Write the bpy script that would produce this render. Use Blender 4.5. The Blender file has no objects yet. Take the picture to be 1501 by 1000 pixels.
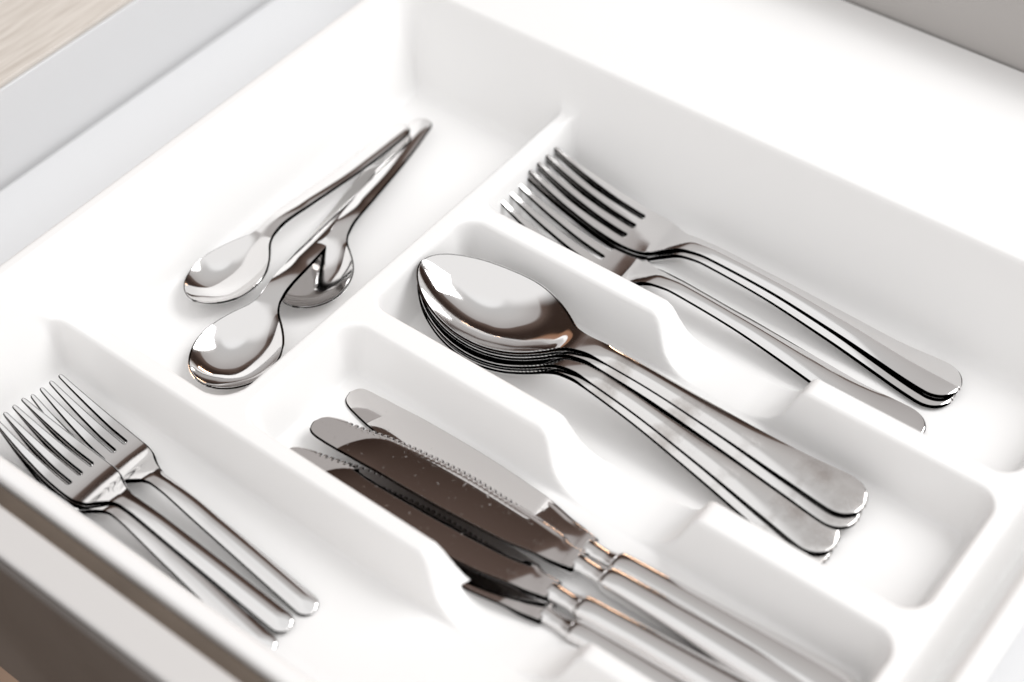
import bpy, math
import numpy as np
from mathutils import Matrix, Vector
SC = bpy.context.scene
COL = SC.collection
MM = 0.001

# ------------------------------------------------------------------ camera
yaw, pit, rol = (math.radians(a) for a in (129.15672347, 47.75047073, -1.84626761))
fw = Vector((math.cos(pit)*math.cos(yaw), math.cos(pit)*math.sin(yaw), -math.sin(pit)))
rt = fw.cross(Vector((0, 0, 1))).normalized()
up = rt.cross(fw)
rt, up = math.cos(rol)*rt + math.sin(rol)*up, -math.sin(rol)*rt + math.cos(rol)*up
cam = bpy.data.cameras.new('camera')
co = bpy.data.objects.new('camera', cam); COL.objects.link(co)
M = Matrix((rt, up, -fw)).transposed().to_4x4()
M.translation = -fw*0.62
co.matrix_world = M
cam.sensor_width = 36; cam.lens = 57.066
cam.clip_start = 0.01; cam.clip_end = 100
cam.dof.use_dof = True; cam.dof.focus_distance = 0.603; cam.dof.aperture_fstop = 4.8
SC.camera = co

# ------------------------------------------------------------------ light
w = bpy.data.worlds.new('World'); SC.world = w; w.use_nodes = True
nt = w.node_tree; nt.nodes.clear()
def N(t, **k):
    n = nt.nodes.new(t)
    for a, b in k.items(): setattr(n, a, b)
    return n
out = N('ShaderNodeOutputWorld'); bg = N('ShaderNodeBackground'); tc = N('ShaderNodeTexCoord')
sep = N('ShaderNodeSeparateXYZ'); nt.links.new(tc.outputs['Generated'], sep.inputs[0])
ramp = N('ShaderNodeValToRGB')
mr = N('ShaderNodeMapRange'); mr.inputs['From Min'].default_value = -1; mr.inputs['From Max'].default_value = 1
nt.links.new(sep.outputs['Z'], mr.inputs['Value']); nt.links.new(mr.outputs[0], ramp.inputs[0])
def stops(el):
    r = ramp.color_ramp
    while len(r.elements) > 1: r.elements.remove(r.elements[-1])
    first = True
    for z, c in el:
        p = (z + 1)/2
        e = r.elements[0] if first else r.elements.new(p)
        e.position = p; e.color = (*c, 1); first = False
# the room all round: floor, dark wooden cupboards to eye level, pale walls, white ceiling
stops([(-1, (.10, .07, .055)), (-.03, (.10, .07, .055)), (0.0, (.42, .22, .13)), (.22, (.34, .18, .11)), (.26, (.035, .022, .016)), (.44, (.04, .025, .02)), (.50, (.06, .04, .032)), (.615, (.135, .095, .08)),
       (.635, (.43, .405, .395)), (.69, (.47, .445, .435)), (.80, (.56, .54, .53)), (.92, (.60, .59, .585)), (.955, (.95, .95, .95)), (1, (1, 1, 1))])
bg.inputs['Strength'].default_value = 1.15
# behind the camera the room is a plain pale wall
dot = N('ShaderNodeVectorMath', operation='DOT_PRODUCT'); dot.inputs[1].default_value = (.63, -.77, 0)
nt.links.new(tc.outputs['Generated'], dot.inputs[0])
side = N('ShaderNodeMapRange', interpolation_type='SMOOTHSTEP'); side.inputs['From Min'].default_value = -.3; side.inputs['From Max'].default_value = .02
nt.links.new(dot.outputs['Value'], side.inputs['Value'])
upw = N('ShaderNodeMapRange', interpolation_type='SMOOTHSTEP'); upw.inputs['From Min'].default_value = -.02; upw.inputs['From Max'].default_value = .02
nt.links.new(sep.outputs['Z'], upw.inputs['Value'])
mul = N('ShaderNodeMath', operation='MULTIPLY'); nt.links.new(side.outputs[0], mul.inputs[0]); nt.links.new(upw.outputs[0], mul.inputs[1])
mix = N('ShaderNodeMixRGB'); mix.inputs[2].default_value = (.95, .94, .935, 1)
nt.links.new(mul.outputs[0], mix.inputs[0]); nt.links.new(ramp.outputs[0], mix.inputs[1])
nt.links.new(mix.outputs[0], bg.inputs[0]); nt.links.new(bg.outputs[0], out.inputs[0])

def area(name, loc, target, sx, sy, power, color=(1, 1, 1)):
    l = bpy.data.lights.new(name, 'AREA'); l.shape = 'RECTANGLE'; l.size = sx; l.size_y = sy
    l.energy = power; l.color = color
    o = bpy.data.objects.new(name, l); COL.objects.link(o)
    o.location = loc
    o.rotation_euler = (Vector(target) - Vector(loc)).to_track_quat('-Z', 'Y').to_euler()
    return o
for k, xo in enumerate((-.4, .4)):               # a tall window in two panes, to the back right
    area('window_light', (1.03+xo*.77, 1.23+xo*-.64, 1.80), (0, 0, 0), .74, 1.2, 20, (1, 1, 1))
area('warm_glint_light', (-.62, 1.25, .42), (0, 0, 0), .5, .06, 1.6, (1, .62, .38))  # small warm light added for the orange glints on the steel necks
SC.view_settings.view_transform = 'Standard'; SC.view_settings.look = 'None'
SC.view_settings.exposure = -0.1; SC.view_settings.gamma = 1
SC.cycles.max_bounces = 16; SC.cycles.glossy_bounces = 10; SC.cycles.diffuse_bounces = 8

# ------------------------------------------------------------------ materials
def mat(name, color, rough=.4, metal=0.0, spec=.5, noise=None, bump=None, rvar=None, stretch=(1, 1, 1), coat=0):
    m = bpy.data.materials.new(name); m.use_nodes = True
    t = m.node_tree; b = t.nodes['Principled BSDF']
    b.inputs['Base Color'].default_value = (*color, 1); b.inputs['Roughness'].default_value = rough
    b.inputs['Metallic'].default_value = metal; b.inputs['Specular IOR Level'].default_value = spec
    b.inputs['Coat Weight'].default_value = coat
    tcn = t.nodes.new('ShaderNodeTexCoord'); mp = t.nodes.new('ShaderNodeMapping'); mp.inputs['Scale'].default_value = stretch
    t.links.new(tcn.outputs['Object'], mp.inputs[0])
    def nz(scale, detail=4):
        n = t.nodes.new('ShaderNodeTexNoise'); n.inputs['Scale'].default_value = scale; n.inputs['Detail'].default_value = detail
        t.links.new(mp.outputs[0], n.inputs['Vector']); return n
    if noise:
        sc, c2, lo, hi = noise
        n = nz(sc); r = t.nodes.new('ShaderNodeValToRGB')
        r.color_ramp.elements[0].position = lo; r.color_ramp.elements[1].position = hi
        r.color_ramp.elements[0].color = (*color, 1); r.color_ramp.elements[1].color = (*c2, 1)
        t.links.new(n.outputs['Fac'], r.inputs[0]); t.links.new(r.outputs[0], b.inputs['Base Color'])
    if rvar:
        sc, lo, hi, r0, r1 = rvar
        n = nz(sc); q = t.nodes.new('ShaderNodeMapRange')
        q.inputs['From Min'].default_value = lo; q.inputs['From Max'].default_value = hi
        q.inputs['To Min'].default_value = r0; q.inputs['To Max'].default_value = r1
        t.links.new(n.outputs['Fac'], q.inputs[0]); t.links.new(q.outputs[0], b.inputs['Roughness'])
    if bump:
        sc, dist, st = bump
        n = nz(sc); bp = t.nodes.new('ShaderNodeBump'); bp.inputs['Distance'].default_value = dist; bp.inputs['Strength'].default_value = st
        t.links.new(n.outputs['Fac'], bp.inputs['Height']); t.links.new(bp.outputs[0], b.inputs['Normal'])
    return m
PLASTIC = mat('white_plastic', (.86, .855, .85), .38, spec=.45, bump=(900, .00005, .25))
STEEL = mat('polished_steel', (.80, .79, .785), .07, 1, rvar=(60, .42, .68, .05, .11))
STEEL_WORN = mat('worn_steel', (.78, .765, .755), .1, 1, noise=(70, (.50, .47, .45), .52, .70), rvar=(70, .46, .66, .07, .17))
BLADE = mat('blade_steel', (.78, .76, .75), .06, 1, rvar=(500, .62, .74, .055, .28))
WHITE = mat('white_laminate', (.72, .725, .735), .45, bump=(500, .0001, .2))
GREY = mat('grey_coated_panel', (.43, .41, .395), .5)
TOPEDGE = mat('pale_grey_edge', (.62, .605, .595), .45)
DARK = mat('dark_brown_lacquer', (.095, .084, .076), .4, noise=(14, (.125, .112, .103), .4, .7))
GAP_DARK = mat('dark_gap_brown', (.12, .092, .07), .6, noise=(40, (.095, .073, .056), .4, .65))  # darkness of the gap beside the tray, put in as colour
WOOD = mat('pale_wood', (.68, .635, .585), .55, noise=(110, (.52, .47, .42), .40, .68), stretch=(9, .35, 9), bump=(70, .0004, .35))
FLOORM = mat('brown_floor', (.27, .185, .13), .5, noise=(6, (.20, .13, .09), .4, .65), stretch=(1, 6, 1))

# ------------------------------------------------------------------ helpers
def link(o, parent=None):
    COL.objects.link(o)
    if parent: o.parent = parent
    return o
def tag(o, label, cat, group=None):
    o['label'] = label; o['category'] = cat
    if group: o['group'] = group
def empty(name): 
    o = bpy.data.objects.new(name, None); o.empty_display_size = .02
    return link(o)
def mesh_np(name, V, F, normals=None, mt=None):
    me = bpy.data.meshes.new(name)
    me.from_pydata([tuple(v) for v in V], [], F)
    me.polygons.foreach_set('use_smooth', [True]*len(me.polygons))
    if mt: me.materials.append(mt)
    me.update()
    if normals is not None:
        me.normals_split_custom_set_from_vertices([tuple(n) for n in normals])
    return me
def bevel_box(name, x0, x1, y0, y1, z0, z1, mt, parent=None, bev=.8):
    V = [(x*MM, y*MM, z*MM) for z in (z0, z1) for y in (y0, y1) for x in (x0, x1)]
    F = [(0, 2, 3, 1), (4, 5, 7, 6), (0, 1, 5, 4), (2, 6, 7, 3), (0, 4, 6, 2), (1, 3, 7, 5)]
    me = bpy.data.meshes.new(name); me.from_pydata(V, [], F); me.materials.append(mt)
    o = bpy.data.objects.new(name, me); link(o, parent)
    if bev:
        b = o.modifiers.new('bevel', 'BEVEL'); b.width = bev*MM; b.segments = 3
    return o
def interp(xs, ys):
    xs = np.array(xs, float); ys = np.array(ys, float)
    h = np.diff(xs); d = np.diff(ys)/h
    m = np.zeros_like(xs); m[0] = d[0]; m[-1] = d[-1]
    for i in range(1, len(xs)-1):
        if d[i-1]*d[i] > 0:
            a, b = 2*h[i]+h[i-1], h[i]+2*h[i-1]
            m[i] = (a+b)/(a/d[i-1]+b/d[i])
    def f(x):
        x = np.clip(x, xs[0], xs[-1]); i = np.clip(np.searchsorted(xs, x)-1, 0, len(xs)-2)
        t = (x-xs[i])/h[i]
        return ((1+2*t)*(1-t)**2*ys[i] + t*(1-t)**2*h[i]*m[i] + t*t*(3-2*t)*ys[i+1] + t*t*(t-1)*h[i]*m[i+1])
    return f
def smin(a, b, k):
    h = np.clip(.5+.5*(b-a)/k, 0, 1)
    return b*(1-h)+a*h-k*h*(1-h)
def smax(a, b, k): return -smin(-a, -b, k)
def sstep(x, a, b):
    t = np.clip((x-a)/(b-a), 0, 1); return t*t*(3-2*t)

# ------------------------------------------------------------------ tray
def rr(x, y, x0, x1, y0, y1, r):                      # signed distance to a rounded rectangle
    qx = np.abs(x-(x0+x1)/2)-(x1-x0)/2+r; qy = np.abs(y-(y0+y1)/2)-(y1-y0)/2+r
    return np.hypot(np.maximum(qx, 0), np.maximum(qy, 0))+np.minimum(np.maximum(qx, qy), 0)-r
H, HD = 45.0, 23.0
def build_tray():
    xs = np.unique(np.concatenate([np.arange(-148, 214.01, .8)]))
    ys = np.arange(-178.4, 206.01, .8)
    X, Y = np.meshgrid(xs, ys, indexing='ij')
    # outer basin, floor at 0
    d = -rr(X, Y, -142, 260, -172.8, 109, 14)
    basin = smax(smin(np.full_like(X, H), H-(d-1)*2.7, 2.5), np.zeros_like(X), 9)
    # dividers: a plateau with wells cut into it
    wells = [(-137, 183, -169, -107, 13), (-137, -48.5, -101, 105.3, 13), (-43, 187, -101.5, -42, 10), (-43, 187, -33, 26.5, 10), (-44, 187, 34, 105.3, 10)]
    dw = np.full_like(X, -99.)
    for x0, x1, y0, y1, r in wells: dw = np.maximum(dw, -rr(X, Y, x0, x1, y0, y1, r))
    plat = smax(smin(np.full_like(X, HD), HD-(dw-.6)*4.2, 2.6), np.zeros_like(X), 4.5)
    # finger dip through the three lengthwise dividers
    t = np.maximum(47-X, X-111)                        # <0 inside the dip
    e = -t
    tab = interp([-3, 0, 2, 4, 7, 11, 16, 22, 40], [HD+2, HD, HD-2.5, 15.5, 9, 5, 2.2, .6, 0])
    dip = np.where(e < -3, 99, tab(np.clip(e, -3, 40)))
    plat = np.where(X > -20, smin(plat, dip, 1.5), plat)
    plat = np.maximum(plat, 0)
    z = smax(basin, plat, 7.0)
    # low channel and outer lip on the right
    prof = interp([180, 184, 191, 193, 195.5, 198, 201, 204.5, 207, 211, 214], [23, 23, 23, 20.5, 8, 4, 8, 23, 26, 26, 24])
    zr = prof(np.clip(X, 180, 214))
    blend = sstep(X, 187.5, 189.5)*(1-sstep(Y, 100, 116))*sstep(Y, -178, -166)
    z = z*(1-blend)+np.minimum(zr, 45)*blend
    # rounded outer edges of the rim
    edge = -rr(X, Y, -147.6, 230, -178.0, 230, 8)
    z = np.where(edge < 2, z-(2-np.clip(edge, 0, 2))**2*.6, z)
    z = np.where(edge < 0, 0+np.minimum(z, 38)*0+1.0, z)
    nx, ny = X.shape
    V = np.stack([X, Y, z], -1).reshape(-1, 3)*MM
    I = np.arange(nx*ny).reshape(nx, ny)
    F = np.stack([I[:-1, :-1], I[1:, :-1], I[1:, 1:], I[:-1, 1:]], -1).reshape(-1, 4)
    gx = np.gradient(z, xs, axis=0); gy = np.gradient(z, ys, axis=1)
    n = np.stack([-gx, -gy, np.ones_like(gx)], -1); n /= np.linalg.norm(n, axis=-1, keepdims=True)
    me = mesh_np('cutlery_tray', V, F.tolist(), None, PLASTIC)
    o = link(bpy.data.objects.new('cutlery_tray', me))
    tag(o, 'white moulded plastic cutlery tray with rounded compartments and dipped dividers', 'cutlery tray')
    return o
build_tray()

# ------------------------------------------------------------------ drawer
dr = empty('drawer')
tag(dr, 'white kitchen drawer around the tray, pale wood top edge at the upper left', 'drawer')
bevel_box('bottom_panel', -226.6, 300, -178.5, 208, -12, -1.5, WHITE, dr, 0)
bevel_box('front_panel', -290, -229.3, -200, 330, -14, 41, WHITE, dr, .6)
bevel_box('wood_edge', -292, -229.6, -200, 330, 41.3, 44, WOOD, dr, .6)
bevel_box('back_panel', -228.8, 330, 206.8, 222, -14, 80, GREY, dr, .8)
sp = bevel_box('side_panel', -229, 300, -198.2, -185, -50, 46.5, TOPEDGE, dr, 1.5)
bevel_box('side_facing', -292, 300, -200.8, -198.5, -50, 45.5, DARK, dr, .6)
bevel_box('dark_gap_strip', -229, 300, -184.8, -178.7, -11, 43, GAP_DARK, dr, .4)  # added strip that stands in for the dark gap beside the tray
me = mesh_np('floor', [(-3, -3, -.75), (3, -3, -.75), (3, 3, -.75), (-3, 3, -.75)], [(0, 1, 2, 3)], None, FLOORM)
fo = link(bpy.data.objects.new('floor', me)); fo['kind'] = 'structure'

# ------------------------------------------------------------------ cutlery surfaces
def unit(a): return a/np.maximum(np.linalg.norm(a, axis=-1, keepdims=True), 1e-12)
def grid_normals(P):
    a = np.gradient(P, axis=0); b = np.gradient(P, axis=1)
    n = np.cross(a, b); l = np.linalg.norm(n, axis=-1, keepdims=True)
    bad = l[..., 0] < 1e-9
    n = n/np.maximum(l, 1e-12); n[bad] = (0, 0, 1)
    n[n[..., 2] < 0] *= -1
    return n
def shell(s, yv, zmid, T, keep, part_of):
    """a thin sheet with rounded rims: rows s, grids yv / zmid / T (thickness), faces kept by mask, parts by face name"""
    n, m = yv.shape
    P = np.stack([np.repeat(s[:, None], m, 1), yv, zmid], -1)
    Nm = grid_normals(P)
    top = P+Nm*T[..., None]/2; bot = P-Nm*T[..., None]/2
    Nt = grid_normals(top); Nb = -grid_normals(bot)
    # rim direction
    outv = np.zeros_like(P); isb = np.zeros((n, m), bool)
    edges = []
    def kept(i, j): return 0 <= i < n-1 and 0 <= j < m-1 and keep[i, j]
    for i in range(n-1):
        for j in range(m):
            a, b = kept(i, j-1), kept(i, j)
            if a != b:
                sg = 1 if a else -1
                dvec = P[i+1, j]-P[i, j]
                o = np.array([-dvec[1], dvec[0], 0.0])*sg
                ln = np.linalg.norm(o)
                if ln > 1e-9:
                    for k in (i, i+1): outv[k, j] += o
                isb[i, j] = isb[i+1, j] = True
                edges.append(((i, j), (i+1, j), sg, part_of[i, j-1] if a else part_of[i, j]))
    for i in range(n):
        for j in range(m-1):
            a, b = kept(i-1, j), kept(i, j)
            if a != b:
                sg = 1 if a else -1
                dvec = P[i, j+1]-P[i, j]
                o = np.array([dvec[1], -dvec[0], 0.0])*sg
                for k in (j, j+1): outv[i, k] += o
                isb[i, j] = isb[i, j+1] = True
                edges.append(((i, j), (i, j+1), -sg, part_of[i-1, j] if a else part_of[i, j]))
    outv = unit(outv)
    mid = P+outv*np.minimum(T[..., None]*.45, .8)
    K = n*m
    allV = np.concatenate([top.reshape(-1, 3), bot.reshape(-1, 3), mid.reshape(-1, 3)])
    allN = np.concatenate([Nt.reshape(-1, 3), Nb.reshape(-1, 3), outv.reshape(-1, 3)])
    parts = {}
    I = np.arange(K).reshape(n, m)
    for i in range(n-1):
        for j in range(m-1):
            if keep[i, j]:
                f = parts.setdefault(part_of[i, j], [])
                q = (I[i, j], I[i+1, j], I[i+1, j+1], I[i, j+1])
                f.append(q); f.append(tuple(K+v for v in q[::-1]))
    for (a, b, sg, p) in edges:
        ia, ib = I[a], I[b]
        f = parts.setdefault(p, [])
        q1 = (ia, ib, 2*K+ib, 2*K+ia); q2 = (2*K+ia, 2*K+ib, K+ib, K+ia)
        if sg > 0: q1, q2 = q1[::-1], q2[::-1]
        f.append(q1); f.append(q2)
    return allV, allN, parts
def to_meshes(V, Nn, parts, mats):
    res = {}
    for p, fs in parts.items():
        ids = np.unique(np.array(fs).ravel()); remap = {int(k): a for a, k in enumerate(ids)}
        v = V[ids]*MM; nn = Nn[ids]
        # weld coincident vertices of collapsed rows
        F = []; 
        for q in fs:
            r = []
            for k in q:
                k = remap[int(k)]
                if not r or np.abs(v[r[-1]]-v[k]).max() > 1e-8: r.append(k)
            if len(r) > 2 and np.abs(v[r[0]]-v[r[-1]]).max() < 1e-8: r.pop()
            if len(r) > 2 and len(set(r)) == len(r): F.append(tuple(r))
        res[p] = mesh_np(p.split('.')[0], v, F, nn, mats.get(p.split('.')[0], STEEL))
    return res

def rows(L, fine0=12, fine1=12, step=1.2, extra=()):
    a = np.concatenate([fine0*(np.linspace(0, 1, 22)**2), np.arange(fine0+step, L-fine1, step),
                        L-fine1*(np.linspace(1, 0, 22)**2)])
    for x0, x1, st in extra: a = np.concatenate([a[(a < x0) | (a > x1)], np.arange(x0, x1+1e-6, st)])
    return np.unique(np.round(np.sort(a), 5))
def round_end(s, L, w, r):                            # rounds the width off over the last r mm
    t = np.clip((s-(L-r))/r, 0, 1)
    return w*np.sqrt(np.maximum(1-t**2.3, 0))

def spoon_meshes(L, Lb, W, wh, rimz, depth, tthick, crown, mats, tipexp=(.52, .56), neckk=7):
    s = rows(L); q = np.linspace(-1, 1, 33)
    c = tipexp[0]*Lb                                   # widest point of the bowl
    u1 = np.clip((c-s)/c, 0, 1); u2 = np.clip((s-c)/(Lb*1.08-c), 0, 1)
    wb = W*np.where(s < c, (1-u1**2)**tipexp[1], (1-u2**2.1)**1.15)
    hw = wh(s)*sstep(s, Lb*.72, Lb*1.0)
    w_ = np.where(s < Lb*.6, wb, smax(wb, hw, neckk*.5))
    w_ = round_end(s, L, w_, wh(np.array([L]))[0]*1.15)
    w_[0] = 0; w_[-1] = 0
    Y = w_[:, None]*q[None]
    u3 = np.clip((s-c)/(Lb*1.03-c), 0, 1)
    D = depth*np.where(s < c, (1-u1**2.3)**.9, (1-u3**2)**1.6)
    C = crown(s)*sstep(s, Lb*1.0, Lb*1.25)
    Z = rimz(s)[:, None] - D[:, None]*(1-np.abs(q[None])**2.2) + C[:, None]*(1-q[None]**2)
    T = tthick(s)[:, None]*np.ones_like(Z)
    keep = np.ones((len(s)-1, len(q)-1), bool)
    sm = (s[1:]+s[:-1])/2
    part = np.where(sm < Lb*1.03, 'bowl', 'handle')[:, None]*1 if False else np.repeat(np.where(sm < Lb*1.03, 'bowl', 'handle')[:, None], len(q)-1, 1)
    return to_meshes(*shell(s, Y, Z, T, keep, part), mats)

def fork_meshes(L, lt, lh, W, wtip, wh, zc, tthick, crown, mats, endfacet=None, slot=.11, taper=.45, crown_pow=2):
    """lt: length of the tines, lh: where head meets handle"""
    s = rows(L, 6, 12, 1.1, extra=((lt-1.5, lt+2.0, .16),))
    # column fractions: 4 tines of 5 points, 3 slots between
    sfr = np.where(s < lt, slot*np.sqrt(np.clip(1-np.clip((s-(lt-1.3))/1.3, 0, 1)**2, 0, 1)), 0)+.004
    head = wh(s)
    wsh = interp([0, lt*.5, lt, lt+(lh-lt)*.22, lt+(lh-lt)*.45, lt+(lh-lt)*.65, lt+(lh-lt)*.85, lh, lh+6], [wtip, (wtip+W)/2+.3, W, W*.985, W*.86, W*.60, W*.37, head[np.searchsorted(s, lh)]*1.08, head[np.searchsorted(s, lh+6)]])
    w_ = np.where(s < lh+6, wsh(s), head)
    w_ = round_end(s, L, w_, wh(np.array([L]))[0]*1.1)
    w_[-1] = 0
    tf = (2-3*2*sfr)/4.0                               # tine width in q units
    Q = []
    cols = []
    for k in range(4):
        c0 = -1+k*(tf+2*sfr); 
        cen = c0+tf/2
        tp = taper+(1-taper)*np.clip(s/(lt*.75), 0, 1)**.8
        tp = np.where(s < 1.2, tp*np.sqrt(np.clip(1-((1.2-s)/1.2)**2, .08, 1)), tp)
        for a in np.linspace(-.5, .5, 6): Q.append(cen+a*tf*tp); cols.append(('tine', k))
    Q = np.stack(Q, 1)
    Y = Q*w_[:, None]
    m = Q.shape[1]
    C = crown(s)
    cr = C[:, None]*(1-np.abs(Q)**crown_pow)
    if endfacet is not None:
        a0, sl = endfacet                              # an oblique plane that cuts the rounded handle at its end
        cr = smin(cr, np.repeat((sl*(L-s)+a0)[:, None], m, 1), .25)*(sstep(s, L*.6, L*.7))[:, None] + cr*(1-sstep(s, L*.6, L*.7))[:, None]
    Z = zc(s)[:, None]+cr
    tk = tthick(s)[:, None]*np.ones_like(Z)
    sm = (s[1:]+s[:-1])/2
    keep = np.ones((len(s)-1, m-1), bool); part = np.empty((len(s)-1, m-1), object)
    part[:] = 'head'
    for i, x in enumerate(sm):
        for j in range(m-1):
            if x < lt:
                if cols[j][1] != cols[j+1][1]: keep[i, j] = False
                part[i, j] = 'tine.%03d' % cols[j][1]
            elif x > lh: part[i, j] = 'handle'
    return to_meshes(*shell(s, Y, Z, tk, keep, part), mats)

def loft(s, w, zt, zb, nseg=36, ex=2.6, cen=None):
    """closed body: half width w, top / bottom height, superellipse section"""
    a = np.linspace(0, 2*np.pi, nseg, endpoint=False)
    cx = np.sign(np.cos(a))*np.abs(np.cos(a))**(2/ex); cz = np.sign(np.sin(a))*np.abs(np.sin(a))**(2/ex)
    zm = (zt+zb)/2; hh = (zt-zb)/2
    c = 0 if cen is None else cen[:, None]
    P = np.stack([np.repeat(s[:, None], nseg, 1), c+w[:, None]*cx[None], zm[:, None]+hh[:, None]*cz[None]], -1)
    F = []
    n = len(s)
    for i in range(n-1):
        for j in range(nseg):
            k = (j+1) % nseg
            F.append((i*nseg+j, i*nseg+k, (i+1)*nseg+k, (i+1)*nseg+j))
    F.append(tuple(range(nseg))[::-1]); F.append(tuple((n-1)*nseg+j for j in range(nseg)))
    return P.reshape(-1, 3), F
def knife_meshes(teeth=True):
    L, Lb = 212.0, 112.0
    # blade: y>0 is the cutting side, the tip drops towards the spine
    s = np.unique(np.round(np.concatenate([8*np.linspace(0, 1, 16)**2, np.arange(8.2, 84, .23), np.arange(84, Lb+.01, .45)]), 4))
    cut = interp([0, 1.2, 4, 9, 16, 30, 55, 80, 90, 97, 101, 104.5, 108, 112], [0, 3.4, 5.2, 6.2, 7.1, 9.0, 10.0, 8.6, 7.9, 7.2, 6.6, 4.8, 4.3, 4.2])(s)
    spine = interp([0, 1.2, 4, 9, 16, 30, 60, 85, 102, 112], [0, 3.4, 5.2, 6.1, 6.8, 8.6, 10.0, 9.0, 6.0, 4.2])(s)
    cen = interp([0, 30, 70, 112], [-6.0, -3.2, -1.0, 0])(s)
    if not teeth: cut, spine, cen = spine, cut, -cen
    ph = ((s-12)/2.3) % 1.0
    tooth = 1.15*sstep(np.abs(ph-.5)*2, .3, .7)*sstep(s, 9, 11)*(1-sstep(s, 78, 84))
    edge = cut.copy()
    if teeth: cut = cut-tooth
    q = np.concatenate([[-1, -.97], np.linspace(-.92, .92, 28), [.95, .975, 1.0]])
    qq = np.repeat(q[None], len(s), 0)
    Yl = np.where(qq >= 0, qq*cut[:, None], qq*spine[:, None])
    S = s[:, None]
    # ground facet: rises from a line just inside the edge and from a curve near the tip, up to the thick spine
    dc = (edge[:, None]-2.3)-Yl
    dt = (S-(15.0+.045*(np.maximum(Yl+9.5, 0))**1.9))*.9
    Dd = np.maximum(smin(dc, dt, 4.0), 0)
    zf = .135*Dd-.0010*Dd**2
    zf = np.where(Dd > 20, .135*20-.0010*400, zf)*(1-sstep(S, 97, 108))
    th = 1.25+sstep(S, 98, 112)*2.2+0*zf
    th = np.where((qq > .93), th*.8, th)
    Z = zf-.4
    part = np.full((len(s)-1, len(q)-1), 'blade', object)
    res = to_meshes(*shell(s, Yl+cen[:, None], Z, th, np.ones((len(s)-1, len(q)-1), bool), part), {'blade': BLADE})
    # bolster
    sb = np.linspace(110.5, 122.5, 26)
    wb = interp([110.5, 114, 118, 122.5], [4.2, 3.4, 3.3, 4.1])(sb); hb = interp([110.5, 114, 118, 122.5], [1.6, 1.6, 1.9, 3.0])(sb)
    V, F = loft(sb, wb, hb, -hb, 40, 1.9)
    res['bolster'] = mesh_np('bolster', V*MM, F, None, STEEL)
    sh = np.concatenate([122+2*np.linspace(0, 1, 8)**.6, np.arange(125, L-9, 1.2), L-9*np.linspace(1, 0, 18)**1.8])
    wh = interp([122, 124, 130, 150, 180, 200, 212], [3.8, 4.6, 4.7, 5.3, 6.6, 7.6, 7.8])(sh)
    wh = np.maximum(round_end(sh, L, wh, 9), .2)
    hh = interp([122, 124, 130, 160, 190, 206, 212], [2.8, 3.5, 3.9, 4.3, 4.3, 3.8, 3.2])(sh)
    hh = np.where(sh > L-5, hh*np.sqrt(np.clip(1-((sh-(L-5))/5)**2.5, .02, 1)), hh)
    V, F = loft(sh, wh, hh, -hh, 64, 2.9)
    res['handle'] = mesh_np('handle', V*MM, F, None, STEEL)
    return res, L

def place(name, meshes, T, E, L, zoff=0, roll=0, label='', cat='', group=None, pitch=None, flip=False, pivot_z=0):
    """tip T and handle end E (mm, on the tray): the piece lies from T to E; T.z, E.z lift its ends"""
    r = empty(name)
    T = Vector(T); E = Vector(E)
    d = (E-T).normalized()
    yv = Vector((0, 0, 1)).cross(d).normalized(); zv = d.cross(yv)
    R = Matrix((d, yv, zv)).transposed().to_4x4()
    R = R @ Matrix.Rotation(math.radians(roll), 4, 'X')
    k = (E-T).length/L
    Mx = Matrix.Translation((T+Vector((0, 0, zoff)))*MM) @ R @ Matrix.Scale(k, 4)
    if flip: Mx = Mx @ Matrix.Diagonal((1, -1, 1, 1))
    r.matrix_world = Mx
    tag(r, label, cat, group)
    heads = {}
    for p, me in sorted(meshes.items()):
        o = bpy.data.objects.new(p.split('.')[0], me)
        link(o, heads.get('head') if p.startswith('tine') else r)
        heads.setdefault(p, o)
    return r

# ---- dinner forks (right compartment)
Lf = 190.0
dinner = fork_meshes(Lf, 47, 74, 11.5, 10.2, interp([0, 68, 80, 100, 130, 160, 182, 190], [3.8, 3.6, 2.9, 3.0, 4.2, 6.2, 8.4, 8.6]),
    interp([0, 10, 22, 36, 48, 58, 66, 74, 84, 110, 140, 170, 190], [14.5, 10.4, 6.6, 3.4, 2.0, 2.6, 5.2, 8.0, 9.2, 8.6, 6.2, 3.4, 3.0]),
    interp([0, 20, 50, 75, 130, 190], [1.1, 1.9, 2.1, 3.0, 2.4, 1.9]), interp([0, 60, 75, 130, 165, 190], [0, .1, .9, 1.0, .5, .2]), {}, slot=.13)
G = 'steel dinner forks in the right compartment'
place('dinner_fork', dinner, (-42, 75, 2.3), (148, 74.6, 2.2), Lf, 0, 0, 'upper of the two stacked dinner forks by the back wall of the tray', 'fork', G)
place('dinner_fork', dinner, (-42, 75.2, 0), (147.8, 70.4, 0), Lf, 0, 0, 'lower dinner fork almost covered by the one stacked on it, by the back wall', 'fork', G)
place('dinner_fork', dinner, (-43.2, 56.5, 0), (147, 49, 0), Lf, 0, 0, 'single dinner fork lying against the divider beside the tablespoons', 'fork', G)

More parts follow.
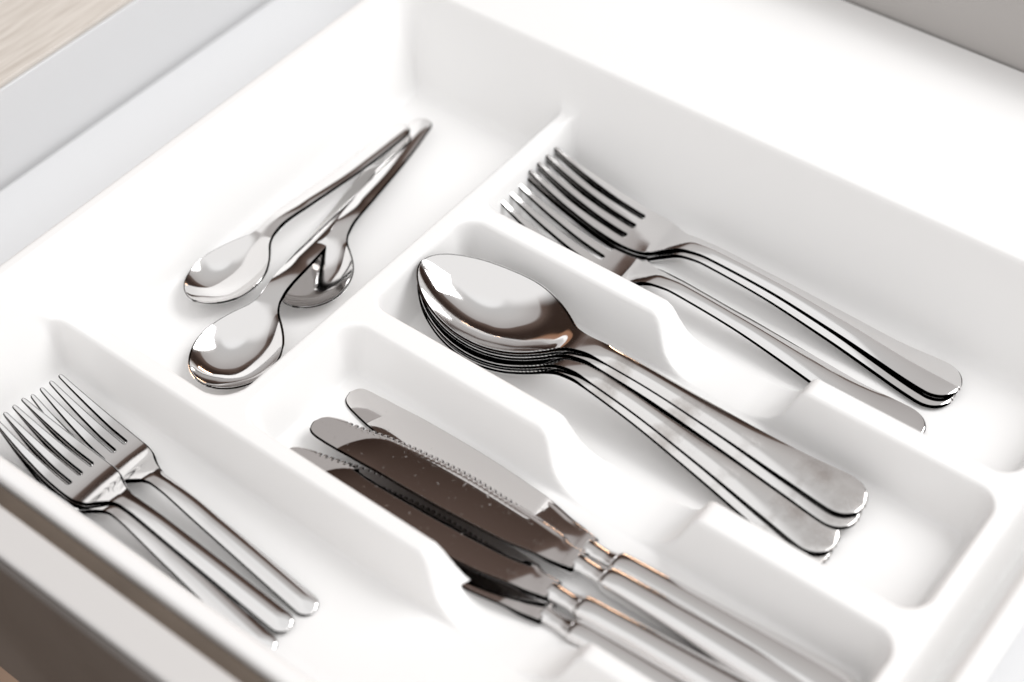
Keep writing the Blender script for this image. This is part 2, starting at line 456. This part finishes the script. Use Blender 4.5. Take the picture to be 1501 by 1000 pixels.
# ---- tablespoons
Ls = 187.0
table = spoon_meshes(Ls, 68, 18.8, interp([0, 68, 80, 105, 135, 162, 179, 187], [4.4, 4.3, 3.3, 3.5, 4.7, 6.6, 8.1, 8.3]),
    interp([0, 14, 32, 50, 62, 72, 80, 95, 125, 160, 187], [13.5, 10.2, 8.4, 8.8, 10.2, 12.6, 13.4, 12.6, 9.0, 4.6, 2.6]), 7.8,
    interp([0, 60, 80, 130, 187], [1.0, 1.4, 2.4, 2.1, 1.9]), interp([0, 70, 88, 128, 160, 187], [0, 0, .9, .9, .5, .3]), {'handle': STEEL_WORN})
G = 'steel tablespoons stacked in the middle compartment'
place('tablespoon', table, (-40.5, -2.8, 8.2), (147.5, 5.6, 5.6), Ls, 0, 2, 'topmost tablespoon of the nested stack, its bowl fully in view', 'spoon', G)
place('tablespoon', table, (-40, -2.8, 6.6), (148, .8, 3.5), Ls, 0, 2, 'second tablespoon down, its handle end just under the topmost one', 'spoon', G)
place('tablespoon', table, (-39.5, -2.8, 4.9), (147, -12.2, 2.1), Ls, 0, 2, 'third tablespoon down, handle swung out towards the knives', 'spoon', G)
place('tablespoon', table, (-39, -2.8, 3.2), (147, -16.5, 0), Ls, 0, 2, 'lowest tablespoon of the stack, handle end showing beside the knife divider', 'spoon', G)

# ---- teaspoons
Lt = 130.0
tea = spoon_meshes(Lt, 41, 15.8, interp([0, 41, 50, 80, 114, 130], [4.2, 4.0, 3.6, 4.0, 5.0, 5.2]),
    interp([0, 12, 26, 40, 50, 66, 100, 130], [7.2, 6.0, 6.2, 8.4, 9.6, 7.6, 3.4, 1.8]), 5.4,
    interp([0, 40, 50, 90, 130], [.9, 1.3, 2.2, 1.8, 1.5]), interp([0, 42, 58, 90, 130], [0, 0, .5, .4, .3]), {}, (.47, .5), 8)
G = 'steel teaspoons in the left compartment'
place('teaspoon', tea, (-71, -90.5, 1.2), (-102.5, 43, 1.2), Lt, 0, 0, 'teaspoon lying lowest with its bowl towards the left forks', 'spoon', G)
place('teaspoon', tea, (-73, -41, 1.2), (-105, 74.5, 4.8), Lt, 0, -6, 'teaspoon with its bowl half hidden behind the divider beside the tablespoons', 'spoon', G)
place('teaspoon', tea, (-105, -63, 2.6), (-107, 64, 7.4), Lt, 0, -7, 'teaspoon on top of the crossed pile, bowl nearest the left wall', 'spoon', G)

# ---- dessert forks (front compartment)
Ld = 140.0
dessert = fork_meshes(Ld, 37, 62, 9.5, 7.6, interp([0, 53, 62, 80, 110, 140], [2.9, 2.7, 2.3, 2.8, 3.3, 3.7]),
    interp([0, 8, 18, 30, 40, 48, 54, 60, 68, 90, 120, 140], [13, 9.6, 6, 3.2, 2.4, 3.6, 6.2, 8.4, 9.0, 7.2, 4.2, 2.2]),
    interp([0, 15, 40, 60, 140], [.9, 1.5, 1.9, 2.2, 1.7]), interp([0, 48, 58, 68, 110, 140], [0, .1, .45, .75, .9, 1.0]), {}, endfacet=(.0, .15), slot=.115, taper=.42, crown_pow=1.35)
G = 'slim dessert forks in the front compartment'
place('dessert_fork', dessert, (-116, -128, 0), (22.5, -136.5, 0), Ld, 0, 0, 'slim dessert fork nearest the teaspoons, handle end lying clear', 'fork', G)
place('dessert_fork', dessert, (-117, -144, 0), (22, -156, 0), Ld, 0, 0, 'slim dessert fork partly hidden behind the front rim of the tray', 'fork', G)
place('dessert_fork', dessert, (-115.5, -145, 3.2), (21, -146.6, 1.2), Ld, 0, 0, 'slim dessert fork on top, between two others, in the front compartment', 'fork', G)

# ---- table knives
knife, Lk = knife_meshes()
plain, Lk = knife_meshes(False)
G = 'steel table knives in the compartment beside the tablespoons'
place('table_knife', plain, (-31.3, -63.4, 2.4), (182.5, -61, 6.4), Lk, 0, -5, 'table knife nearest the tablespoons, its smooth edged blade under another', 'knife', G)
place('table_knife', knife, (-29, -72.8, 7), (183, -67.8, 6), Lk, 0, -6, 'table knife on top of the pile, its serrated blade in full view', 'knife', G)
place('table_knife', knife, (-28.5, -90, 7.2), (182, -79, 4.8), Lk, 0, -6, 'table knife with its serrated tip showing beside the front divider', 'knife', G)
place('table_knife', knife, (-25, -91.5, 2), (184, -91, 4.8), Lk, 0, -5, 'lowest table knife, its blade seen only through the divider dip', 'knife', G)
